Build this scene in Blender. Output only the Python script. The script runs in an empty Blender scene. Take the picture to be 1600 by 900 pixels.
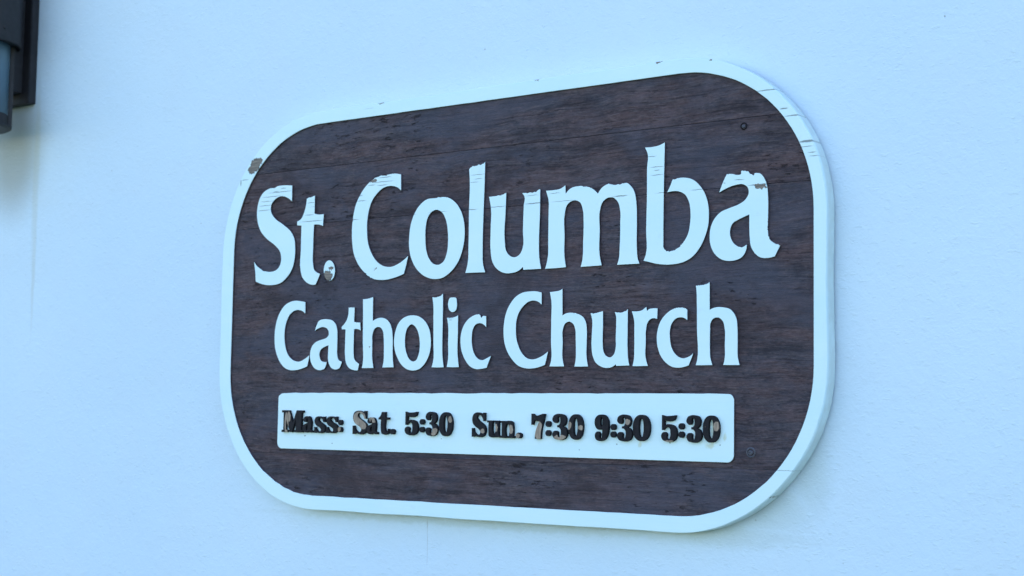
import bpy, bmesh, math, random
from mathutils import Vector, Matrix, noise
random.seed(7)
scn = bpy.context.scene
C = scn.collection
SZ = 2.0            # height of the sign's centre above the ground
WALL_Y = 0.031      # front face of the wall

# ---------------------------------------------------------------- camera
def cam_axes(yaw, pitch, roll):
    fwd = Vector((-math.sin(yaw)*math.cos(pitch), math.cos(yaw)*math.cos(pitch), math.sin(pitch)))
    right = Vector((math.cos(yaw), math.sin(yaw), 0))
    up = right.cross(fwd)
    c, s = math.cos(roll), math.sin(roll)
    return c*right+s*up, -s*right+c*up, fwd
cd = bpy.data.cameras.new('camera'); cam = bpy.data.objects.new('camera', cd); C.objects.link(cam)
r_, u_, f_ = cam_axes(0.64896974, 0.0841413, 0.0154404)
M = Matrix((r_, u_, -f_)).transposed().to_4x4(); M.translation = Vector((1.61602, -2.05065, SZ-0.19844))
cam.matrix_world = M
cd.sensor_width = 36; cd.lens = 2472.75/1600*36; cd.clip_start = .05; cd.clip_end = 500
cd.dof.use_dof = True; cd.dof.focus_distance = 2.5; cd.dof.aperture_fstop = 6.3
scn.camera = cam

# ---------------------------------------------------------------- sky, sun, exposure
SUN_EL, SUN_AZ = math.radians(50), math.radians(20)     # the sun stands behind the wall: the sign is in open shade
w = bpy.data.worlds.new('World'); scn.world = w; w.use_nodes = True
nt = w.node_tree; bg = nt.nodes['Background']
sky = nt.nodes.new('ShaderNodeTexSky'); sky.sky_type = 'NISHITA'; sky.sun_disc = False
sky.sun_elevation = SUN_EL; sky.sun_rotation = SUN_AZ; sky.air_density = 1.0; sky.dust_density = 0.2; sky.ozone_density = 3.0
nt.links.new(sky.outputs[0], bg.inputs[0]); bg.inputs[1].default_value = 0.15
sd = bpy.data.lights.new('sun', 'SUN'); sd.energy = 3.0; sd.angle = math.radians(.5); sd.color = (1, .95, .88)
so = bpy.data.objects.new('sun', sd); C.objects.link(so)
sdir = Vector((math.sin(SUN_AZ)*math.cos(SUN_EL), math.cos(SUN_AZ)*math.cos(SUN_EL), math.sin(SUN_EL)))
so.rotation_euler = sdir.to_track_quat('Z', 'Y').to_euler(); so.location = (0, 6, 8)
scn.view_settings.view_transform = 'Standard'; scn.view_settings.look = 'None'
scn.view_settings.exposure = 1.72; scn.view_settings.gamma = 1.0

# ---------------------------------------------------------------- material helpers
def mat(name):
    m = bpy.data.materials.new(name); m.use_nodes = True
    return m, m.node_tree, m.node_tree.nodes['Principled BSDF']
class N:
    """small node-graph helper"""
    def __init__(s, nt): s.nt = nt
    def new(s, t, **k):
        n = s.nt.nodes.new(t)
        for a, b in k.items(): setattr(n, a, b)
        return n
    def put(s, sock, v):
        if isinstance(v, bpy.types.NodeSocket): s.nt.links.new(v, sock)
        else: sock.default_value = v
    def math(s, op, a, b=0.0, clamp=False):
        n = s.new('ShaderNodeMath', operation=op, use_clamp=clamp); s.put(n.inputs[0], a); s.put(n.inputs[1], b); return n.outputs[0]
    def vmath(s, op, a, b):
        n = s.new('ShaderNodeVectorMath', operation=op); s.put(n.inputs[0], a); s.put(n.inputs[1], b); return n.outputs[0]
    def pos(s): return s.new('ShaderNodeNewGeometry').outputs['Position']
    def noise(s, vec, scale=1, detail=4, rough=.55, dist=0, lac=2.0, out=0):
        n = s.new('ShaderNodeTexNoise'); s.put(n.inputs['Vector'], vec)
        for k, v in (('Scale', scale), ('Detail', detail), ('Roughness', rough), ('Distortion', dist), ('Lacunarity', lac)): s.put(n.inputs[k], v)
        return n.outputs[out]
    def mul(s, vec, v): return s.vmath('MULTIPLY', vec, v)
    def ramp(s, x, a, b, lo=0.0, hi=1.0, smooth=False):
        n = s.new('ShaderNodeMapRange', clamp=True, interpolation_type='SMOOTHSTEP' if smooth else 'LINEAR')
        for i, v in enumerate((x, a, b, lo, hi)): s.put(n.inputs[i], v)
        return n.outputs[0]
    def mix(s, f, a, b, mode='MIX'):
        n = s.new('ShaderNodeMix', data_type='RGBA', blend_type=mode); s.put(n.inputs[0], f)
        s.put(n.inputs[6], a if isinstance(a, bpy.types.NodeSocket) else (*a, 1)); s.put(n.inputs[7], b if isinstance(b, bpy.types.NodeSocket) else (*b, 1))
        return n.outputs[2]
    def bump(s, h, strength, dist, nrm=None):
        n = s.new('ShaderNodeBump'); s.put(n.inputs['Height'], h); n.inputs['Strength'].default_value = strength; n.inputs['Distance'].default_value = dist
        if nrm is not None: s.put(n.inputs['Normal'], nrm)
        return n.outputs[0]
    def spots(s, lst, warp, wscale, soft=.1, raw=False):
        """1 inside the listed marks (x, z above sign centre, half width, half height), edges broken up by noise"""
        p = s.pos(); nz = s.noise(p, wscale, 3, .7, out=1)
        off = s.mul(s.vmath('SUBTRACT', nz, (.5, .5, .5)), (warp, 0, warp))
        p = s.vmath('ADD', p, off); res = None
        for (x, z, rx, rz) in lst:
            q = s.mul(s.vmath('SUBTRACT', p, (x, 0, z+SZ)), (1/rx, 0, 1/rz))
            n = s.new('ShaderNodeVectorMath', operation='LENGTH'); s.put(n.inputs[0], q); l = n.outputs['Value']
            res = l if res is None else s.math('MINIMUM', res, l)
        if raw: return res
        return s.ramp(res, 1+soft, 1-soft, smooth=True)

def m_stucco():
    m, nt, b = mat('painted_stucco'); g = N(nt); p = g.pos()
    big = g.noise(p, 1.3, 3); mid = g.noise(p, 9, 4); fine = g.noise(p, 260, 4, .6); med = g.noise(p, 85, 4, .6, .4)
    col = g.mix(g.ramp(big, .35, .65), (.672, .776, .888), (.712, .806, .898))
    col = g.mix(g.math('MULTIPLY', g.ramp(mid, .45, .75), .15), col, (.70, .72, .74))
    # sparse pits and specks
    v = g.new('ShaderNodeTexVoronoi'); g.put(v.inputs['Vector'], p); v.inputs['Scale'].default_value = 30
    gate = g.ramp(g.noise(p, 16, 2), .57, .62)
    spk = g.math('MULTIPLY', g.ramp(v.outputs['Distance'], .055, .025), gate)
    col = g.mix(g.math('MULTIPLY', spk, .6), col, (.28, .27, .27))
    # grime and painted lantern shadow below and beside the lamp plate, thin runs of dirt, a mossy line under the sign
    st = g.spots(LAMP_SHADOW_STAIN, .012, 9, .65); col = g.mix(g.math('MULTIPLY', st, .65), col, (.33, .30, .23))
    st = g.spots(LAMP_RUN, .006, 20, .5); col = g.mix(g.math('MULTIPLY', st, .28), col, (.52, .50, .38))
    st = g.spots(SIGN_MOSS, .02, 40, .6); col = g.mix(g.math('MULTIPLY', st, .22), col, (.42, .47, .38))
    cr = g.spots([(-.1352, -.404, .0006, .040), (-.136, -.375, .0012, .006)], .004, 60, .5)
    col = g.mix(g.math('MULTIPLY', cr, .4), col, (.35, .34, .33))
    g.put(b.inputs['Base Color'], col); b.inputs['Roughness'].default_value = .85; b.inputs['Specular IOR Level'].default_value = .25
    h = g.math('ADD', g.math('MULTIPLY', fine, .35), g.math('MULTIPLY', med, .75)); h = g.math('SUBTRACT', h, g.math('MULTIPLY', spk, .5))
    n1 = g.bump(h, .75, .0018); n2 = g.bump(g.noise(p, 14, 3), .35, .006, n1)
    # scattered trowel nibs and drags
    nib = g.math('ADD', g.ramp(g.noise(g.mul(p, (1, 1, 2.2)), 75, 3, .55), .60, .72), g.math('MULTIPLY', g.ramp(g.noise(g.mul(p, (1, 1, 1.5)), 48, 2, .5), .68, .76), .5))
    n3 = g.bump(nib, .42, .0010, n2)
    drag = g.ramp(g.noise(g.mul(p, (22, 22, 130)), 1, 3, .5, .6), .58, .70); g.put(b.inputs['Normal'], g.bump(drag, .15, .0008, n3))
    return m
LAMP_SHADOW_STAIN = [(-1.36, .415, .105, .065), (-1.345, .36, .085, .11)]
LAMP_RUN = [(-1.262, .32, .010, .17), (-1.258, .16, .006, .16)]
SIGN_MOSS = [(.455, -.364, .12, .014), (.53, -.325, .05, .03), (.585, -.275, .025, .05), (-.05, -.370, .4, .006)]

CRACKS = [(.528, .2925, .021, .0007), (.573, .2505, .0175, .0008), (.553, .262, .006, .001), (.590, .2105, .0125, .0016), (.604, .2135, .004, .0007), (.589, .203, .010, .0005), (.5975, .194, .006, .0006), (.601, .1885, .007, .0005),
 (.56, -.2625, .03, .00028),
 (-.2975, .154, .015, .0006), (-.166, .154, .015, .0006), (-.100, .1545, .018, .0004), (-.03, .1535, .014, .0006), (.027, .1545, .017, .0005), (.104, .155, .018, .0008), (.16, .1545, .022, .0003), (.27, .1545, .012, .0008), (.355, .154, .018, .0005), (.41, .154, .012, .0004), (.512, .1535, .016, .0009),
 (-0.4801, 0.2176, 0.0286, 0.00055), (-0.5021, 0.2106, 0.0231, 0.00055), (-0.5161, 0.2025, 0.0144, 0.00055), (-0.5189, 0.1947, 0.0155, 0.00055), (-0.5222, 0.1862, 0.0161, 0.00055), (-0.4726, 0.2239, 0.0069, 0.00055), (-0.4919, 0.2190, 0.0063, 0.00055), (-0.2219, 0.2241, 0.0140, 0.00055), (-0.2265, 0.2165, 0.0225, 0.00055), (-0.2281, 0.2107, 0.0112, 0.00055), (-0.2536, 0.2126, 0.0085, 0.00055), (-0.4008, 0.1920, 0.0089, 0.00055), (-0.4041, 0.1698, 0.0105, 0.00055), (-0.3965, 0.1580, 0.0265, 0.00055), (-0.2797, 0.1959, 0.0048, 0.00055), (-0.2775, 0.1863, 0.0105, 0.00055),
(-0.0149, 0.2117, 0.0141, 0.00040), (-0.0130, 0.2047, 0.0080, 0.00040), (-0.0220, 0.1994, 0.0085, 0.00040), (0.0983, 0.1682, 0.0113, 0.00040), (0.1446, 0.1684, 0.0095, 0.00040),
(0.3366, 0.1948, 0.0112, 0.00050), (0.3364, 0.1896, 0.0046, 0.00050), (0.3367, 0.1822, 0.0101, 0.00050), (0.3272, 0.2119, 0.0072, 0.00050), (0.4794, 0.1634, 0.0080, 0.00050), (0.4545, 0.1604, 0.0020, 0.00050),
(0.2676, -0.2309, 0.0012, 0.00090), (0.3631, -0.2269, 0.0014, 0.00090), (0.4492, -0.2283, 0.0009, 0.00090), (0.3647, -0.2171, 0.0005, 0.00090),
(-0.4008, -0.2296, 0.0021, 0.00090), (-0.3335, -0.2419, 0.0014, 0.00090),
(-0.0829, -0.2293, 0.0012, 0.00070), (0.1975, -0.2411, 0.0011, 0.00070),
(-0.0670, -0.0269, 0.0061, 0.00040), (-0.0681, -0.0300, 0.0036, 0.00040), (0.0862, -0.0707, 0.0045, 0.00040),
(-.590, .2475, .004, .0012), (-.5865, .243, .0012, .006), (-.5755, .2477, .009, .0006)]
BARE = [(-.5490, .2735, .0125, .0125), (-.5575, .2655, .010, .008), (-.539, .280, .009, .007), (.5135, .1505, .0085, .0034), (.519, .151, .006, .003), (-.3545, .0555, .012, .0085), (-.347, .0700, .007, .003), (-.3590, .0620, .004, .004), (-.282, .0585, .006, .0015), (-.240, .064, .002, .002),
 (-.2985, .1535, .003, .004), (-.206, .145, .002, .002), (-.249, .2200, .009, .0028), (.105, .3585, .006, .0016), (.338, .3585, .006, .0013), (.43, .351, .003, .0012), (.235, .179, .010, .0022), (.51, .1865, .014, .0022), (-.235, .3565, .008, .0012), (.532, -.304, .003, .004),(.13,.0,.0012,.0012), (-.2495, -.072, .0015, .0015)]
YELLOW = [(.4374, -.2050, .0035, .0140), (.4568, -.2174, .003, .005), (.4318, -.2294, .006, .004), (.3096, -.2300, .003, .004)]
def m_white_paint():
    m, nt, b = mat('white_sign_paint'); g = N(nt); p = g.pos()
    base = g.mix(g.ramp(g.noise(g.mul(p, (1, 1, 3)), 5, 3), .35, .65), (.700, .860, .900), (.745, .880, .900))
    # fine checks running along the grain, denser high on the sign
    st = g.mul(p, (9, 9, 420)); chk = g.ramp(g.noise(st, 1, 3, .55), .685, .735)
    gate = g.ramp(g.noise(p, 11, 2), .50, .60)
    sep = g.new('ShaderNodeSeparateXYZ'); g.put(sep.inputs[0], p); hi = g.ramp(sep.outputs['Z'], SZ+.04, SZ+.20, .12, 1)
    lft = g.ramp(sep.outputs['X'], .1, -.15, .55, 1)
    chk = g.math('MULTIPLY', g.math('MULTIPLY', chk, gate), g.math('MULTIPLY', hi, lft))
    col = g.mix(g.math('MULTIPLY', chk, .75), base, (.20, .19, .19))
    crk = g.spots(CRACKS, .0022, 120, .45); col = g.mix(g.math('MULTIPLY', crk, .72), col, (.05, .045, .045))
    grime = g.math('MULTIPLY', g.ramp(g.noise(p, 30, 4, .7), .62, .80), .25); col = g.mix(grime, col, (.55, .58, .58))
    yel = g.spots(YELLOW, .012, 90, .6); col = g.mix(g.math('MULTIPLY', yel, .5), col, (.55, .52, .28))
    bd = g.spots(BARE, .013, 190, raw=True); bare = g.ramp(bd, 1.06, .96); lip = g.ramp(bd, .72, .98)
    wood = g.noise(g.mul(p, (30, 1, 500)), 1, 4, .7); wc = g.mix(g.ramp(wood, .35, .65), (.12, .10, .09), (.32, .255, .21)); wc = g.mix(g.math('MULTIPLY', lip, .85), wc, (.05, .042, .045))
    col = g.mix(bare, col, wc)
    # dirt plus painted-in shade on the sawn outer edge of the board
    edge = g.math('MULTIPLY', g.ramp(sep.outputs['Y'], .002, .008), g.ramp(g.noise(g.mul(p, (30, 60, 30)), 1, 4, .65), .30, .62, .35, .8))
    col = g.mix(edge, col, (.56, .64, .62))
    g.put(b.inputs['Base Color'], col); g.put(b.inputs['Roughness'], g.math('ADD', .5, g.math('MULTIPLY', bare, .3)))
    b.inputs['Specular IOR Level'].default_value = .35
    h = g.math('ADD', g.math('MULTIPLY', g.noise(g.mul(p, (18, 18, 260)), 1, 4, .6), .5), g.math('MULTIPLY', g.noise(p, 300, 3), .15))
    h = g.math('SUBTRACT', h, g.math('MULTIPLY', g.math('MAXIMUM', g.math('MAXIMUM', chk, crk), bare), .9))
    g.put(b.inputs['Normal'], g.bump(h, .5, .0008)); return m

def m_stain():
    m, nt, b = mat('brown_stained_wood'); g = N(nt)
    oi = g.new('ShaderNodeObjectInfo'); off = g.new('ShaderNodeCombineXYZ'); g.put(off.inputs[0], g.math('MULTIPLY', oi.outputs['Random'], 7.0)); g.put(off.inputs[1], g.math('MULTIPLY', oi.outputs['Random'], 3.0))
    p = g.vmath('ADD', g.pos(), off.outputs[0])
    warp = g.mul(g.vmath('SUBTRACT', g.noise(p, 4.5, 2, .5, out=1), (.5, .5, .5)), (0, 0, .035))
    pw = g.vmath('ADD', p, warp)
    grain = g.noise(g.mul(pw, (7, 1, 210)), 1, 6, .68); fib = g.noise(g.mul(pw, (40, 1, 620)), 1, 4, .6); blot = g.noise(g.mul(p, (6, 1, 26)), 1, 7, .74); sand = g.noise(g.mul(p, (160, 60, 420)), 1, 3, .6)
    c = g.mix(g.ramp(blot, .42, .60), (.062, .053, .068), (.096, .058, .062))
    c = g.mix(g.math('MULTIPLY', g.ramp(grain, .50, .36), .8), c, (.028, .020, .026))
    c = g.mix(g.math('MULTIPLY', g.ramp(fib, .50, .72), .5), c, (.18, .14, .145))
    c = g.mix(g.math('MULTIPLY', g.ramp(sand, .56, .70), .28), c, (.22, .15, .15))
    c = g.mix(g.math('MULTIPLY', g.ramp(sand, .44, .30), .5), c, (.02, .014, .018))
    flk = g.math('MULTIPLY', g.ramp(g.noise(g.mul(pw, (22, 1, 230)), 1, 3, .6), .62, .72), g.ramp(g.noise(g.mul(p, (7, 1, 13)), 1, 2), .46, .6))
    c = g.mix(g.math('MULTIPLY', flk, .38), c, (.27, .17, .165))
    drk = g.math('MULTIPLY', g.ramp(g.noise(g.mul(pw, (5, 1, 60)), 1, 6, .75), .52, .64), .60); c = g.mix(drk, c, (.022, .017, .022))
    pale = g.math('MULTIPLY', g.ramp(g.noise(g.mul(pw, (4, 1, 40)), 1.3, 6, .75, .3), .54, .68), .40); c = g.mix(pale, c, (.150, .118, .132))
    mot = g.noise(g.mul(p, (28, 1, 60)), 1, 4, .7); c = g.mix(g.math('MULTIPLY', g.ramp(mot, .52, .68), .35), c, (.16, .11, .125)); c = g.mix(g.math('MULTIPLY', g.ramp(mot, .46, .34), .45), c, (.026, .019, .025))
    # broad weathered areas: smooth slate-grey film against rougher, barer brown
    film = g.ramp(g.noise(g.mul(p, (3.2, 1, 7)), 1, 4, .62, .6), .49, .60); c = g.mix(g.math('MULTIPLY', film, .50), c, (.076, .074, .104))
    rawb = g.ramp(g.noise(g.vmath('ADD', g.mul(p, (5, 1, 10)), (7.3, 0, 2.1)), 1, 5, .68, .5), .54, .66); c = g.mix(g.math('MULTIPLY', rawb, .50), c, (.040, .027, .031))
    pit = g.math('MULTIPLY', g.ramp(g.noise(g.mul(p, (45, 1, 170)), 1, 3, .6), .60, .66), g.ramp(g.noise(p, 8, 2), .48, .6))
    c = g.mix(g.math('MULTIPLY', pit, .75), c, (.014, .009, .011))
    g.put(b.inputs['Base Color'], c); b.inputs['Roughness'].default_value = .75; b.inputs['Specular IOR Level'].default_value = .2
    h = g.math('ADD', g.math('MULTIPLY', grain, .9), g.math('ADD', g.math('MULTIPLY', fib, .35), g.math('MULTIPLY', sand, .5)))
    h = g.math('SUBTRACT', h, g.math('MULTIPLY', pit, .5)); g.put(b.inputs['Normal'], g.bump(h, .9, .0020)); return m

def m_plain(name, col, rough=.6, spec=.4, metal=0, nscale=60, amt=.25, bump=.3, bd=.0006):
    m, nt, b = mat(name); g = N(nt); p = g.pos(); n = g.noise(p, nscale, 4, .6)
    c = g.mix(g.ramp(n, .3, .7), tuple(v*(1-amt) for v in col), tuple(min(1, v*(1+amt)) for v in col))
    g.put(b.inputs['Base Color'], c); b.inputs['Roughness'].default_value = rough; b.inputs['Specular IOR Level'].default_value = spec; b.inputs['Metallic'].default_value = metal
    g.put(b.inputs['Normal'], g.bump(n, bump, bd)); return m

WORN = [(-.4430, -.207, .0050, .0190), (-.4370, -.196, .004, .009), (-.2645, -.197, .0145, .0120), (-.256, -.209, .009, .007), (-.3125, -.2164, .0042, .0045), (-.2319, -.1985, .0095, .0055), (-.0932, -.2185, .0085, .0070), (-.0605, -.1965, .0045, .0055),
 (.0080, -.2147, .0042, .0037), (.0355, -.2093, .0040, .0065), (.0664, -.2110, .0045, .0073), (.0802, -.2213, .0045, .0040), (.1224, -.2120, .0085, .0145), (.1641, -.2225, .0118, .0042), (.1806, -.2032, .0058, .0062), (.2035, -.2064, .0050, .0036), (.2900, -.1965, .0050, .0043), (.3644, -.2248, .0088, .0018), (.4461, -.2010, .0050, .0070)]
def m_chars():
    m, nt, b = mat('worn_black_paint'); g = N(nt); p = g.pos()
    c = g.mix(g.ramp(g.noise(p, 120, 3), .35, .7), (.009, .008, .011), (.018, .015, .020))
    wn = g.spots(WORN, .004, 260, .04); tan = g.mix(g.ramp(g.noise(g.mul(p, (300, 1, 60)), 1, 3), .3, .7), (.22, .16, .125), (.46, .34, .26))
    ed = g.ramp(g.noise(p, 170, 3, .7), .70, .76); wn = g.math('MAXIMUM', wn, g.math('MULTIPLY', ed, .6))
    g.put(b.inputs['Base Color'], g.mix(wn, c, tan)); b.inputs['Roughness'].default_value = .6; b.inputs['Specular IOR Level'].default_value = .16
    g.put(b.inputs['Normal'], g.bump(g.noise(p, 350, 3), .4, .0004)); return m

MW, MS, MB = m_white_paint(), m_stain(), m_chars()
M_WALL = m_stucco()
M_BRONZE = m_plain('dark_bronze_metal', (.018, .016, .019), .55, .4, 0, 90, .3)
M_SCREW = m_plain('weathered_screw_metal', (.085, .082, .105), .5, .5, .4, 300, .4)
M_SIDE = m_plain('worn_black_edge', (.014, .012, .016), .7, .12, 0, 250, .4)
M_BOUNCE_GROUND = m_plain('mown_grass', (.045, .085, .03), .9, .2, 0, 3, .12, .4, .004)  # ground out of view, coloured green to tint the bounced light
m_, nt_, b_ = mat('frosted_glass'); b_.inputs['Base Color'].default_value = (.10, .17, .22, 1); b_.inputs['Roughness'].default_value = .35
b_.inputs['Transmission Weight'].default_value = .35; b_.inputs['IOR'].default_value = 1.45; M_GLASS = m_
m_, nt_, b_ = mat('painted_bulb'); b_.inputs['Base Color'].default_value = (.6, .6, .58, 1); b_.inputs['Roughness'].default_value = .4; M_BULB = m_

# ---------------------------------------------------------------- object helpers
def link(name, me, mats, parent=None, loc=None):
    o = bpy.data.objects.new(name, me); C.objects.link(o)
    for m in mats: me.materials.append(m)
    if parent is not None: o.parent = parent
    if loc is not None: o.location = loc
    return o
def thing(name, label, cat, loc):
    o = bpy.data.objects.new(name, None); C.objects.link(o); o.location = loc; o['label'] = label; o['category'] = cat; o.empty_display_size = .1
    return o
def flat_solid(name, loops, y0, y1, bev, mats, parent, sidemat=1, grow=0, piv=None):
    """outline loops (x, z) cut from sheet stock: front at y0, back at y1, edges eased by bev; local to its own pivot"""
    xs = [p[0] for p in loops[0]]; zs = [p[1] for p in loops[0]]
    px, pz = piv or ((min(xs)+max(xs))/2, min(zs))
    cu = bpy.data.curves.new('outline', 'CURVE'); cu.dimensions = '2D'; cu.fill_mode = 'BOTH'
    for lp in loops:
        s = cu.splines.new('POLY'); s.points.add(len(lp)-1); s.use_cyclic_u = True
        for i, (x, z) in enumerate(lp): s.points[i].co = (x-px, z-pz, 0, 1)
    cu.extrude = (y1-y0)/2-bev; cu.bevel_depth = bev; cu.bevel_resolution = 1; cu.offset = -bev+grow
    t = bpy.data.objects.new('outline', cu); C.objects.link(t)
    dg = bpy.context.evaluated_depsgraph_get(); me = bpy.data.meshes.new_from_object(t.evaluated_get(dg))
    bpy.data.objects.remove(t); bpy.data.curves.remove(cu)
    # curve plane (x, y) -> wall plane (x, z); +z of the curve -> towards the viewer (-y)
    me.transform(Matrix(((1, 0, 0, 0), (0, 0, -1, 0), (0, 1, 0, 0), (0, 0, 0, 1))))
    me.materials.clear()
    for m in mats: me.materials.append(m)
    for p in me.polygons: p.material_index = 0 if abs(p.normal.y) > .35 else min(sidemat, len(mats)-1); p.use_smooth = False
    me.name = name
    o = bpy.data.objects.new(name, me); C.objects.link(o); o.parent = parent
    o.location = Vector((px, (y0+y1)/2, pz+SZ)) - (parent.location if parent else Vector())
    return o
def rrect(x0, x1, z0, z1, r, seg=28, edge=30):
    """rounded rectangle, anticlockwise from the lower right; same point count for any size"""
    pts = []
    for cx, cz, a0 in ((x1-r, z1-r, 0), (x0+r, z1-r, 90), (x0+r, z0+r, 180), (x1-r, z0+r, 270)):
        for i in range(seg+1):
            a = math.radians(a0+90*i/seg); pts.append((cx+r*math.cos(a), cz+r*math.sin(a)))
        a = math.radians(a0+90); ex, ez = pts[-1]
        nx = {0: (x0+r, z1), 90: (x0, z0+r), 180: (x1-r, z0), 270: (x1, z1-r)}[a0]
        for i in range(1, edge): t = i/edge; pts.append((ex+(nx[0]-ex)*t, ez+(nx[1]-ez)*t))
    return pts
def clip_band(pts, z0, z1):
    for sgn, lim in ((1, z0), (-1, z1)):
        out = []
        for i, a in enumerate(pts):
            b = pts[(i+1) % len(pts)]; da = sgn*(a[1]-lim); db = sgn*(b[1]-lim)
            if da >= 0: out.append(a)
            if da*db < 0: t = da/(da-db); out.append((a[0]+(b[0]-a[0])*t, lim))
        pts = out
    return pts
def bm_obj(name, bm, mats, parent=None, smooth=False):
    me = bpy.data.meshes.new(name); bmesh.ops.recalc_face_normals(bm, faces=bm.faces); bm.to_mesh(me); bm.free()
    for p in me.polygons: p.use_smooth = smooth
    return link(name, me, mats, parent)
def box(bm, x0, x1, y0, y1, z0, z1, bev=0):
    r = bmesh.ops.create_cube(bm, size=1); vs = r['verts']
    for v in vs: v.co = Vector(((x0+x1)/2+v.co.x*(x1-x0), (y0+y1)/2+v.co.y*(y1-y0), (z0+z1)/2+v.co.z*(z1-z0)))
    if bev: bmesh.ops.bevel(bm, geom=list({e for v in vs for e in v.link_edges}), offset=bev, segments=2, affect='EDGES')
def lathe(bm, prof, seg=48, cx=0, cy=0, axis='Z'):
    rings = []
    for r, z in prof:
        ring = []
        for i in range(seg):
            a = 2*math.pi*i/seg
            ring.append(bm.verts.new((cx+r*math.cos(a), cy+r*math.sin(a), z) if axis == 'Z' else (cx+r*math.cos(a), z, cy+r*math.sin(a))))
        rings.append(ring)
    for a, b in zip(rings, rings[1:]):
        for i in range(seg): bm.faces.new((a[i], a[(i+1) % seg], b[(i+1) % seg], b[i]))
    bm.faces.new(rings[0]); bm.faces.new(rings[-1])

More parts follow.
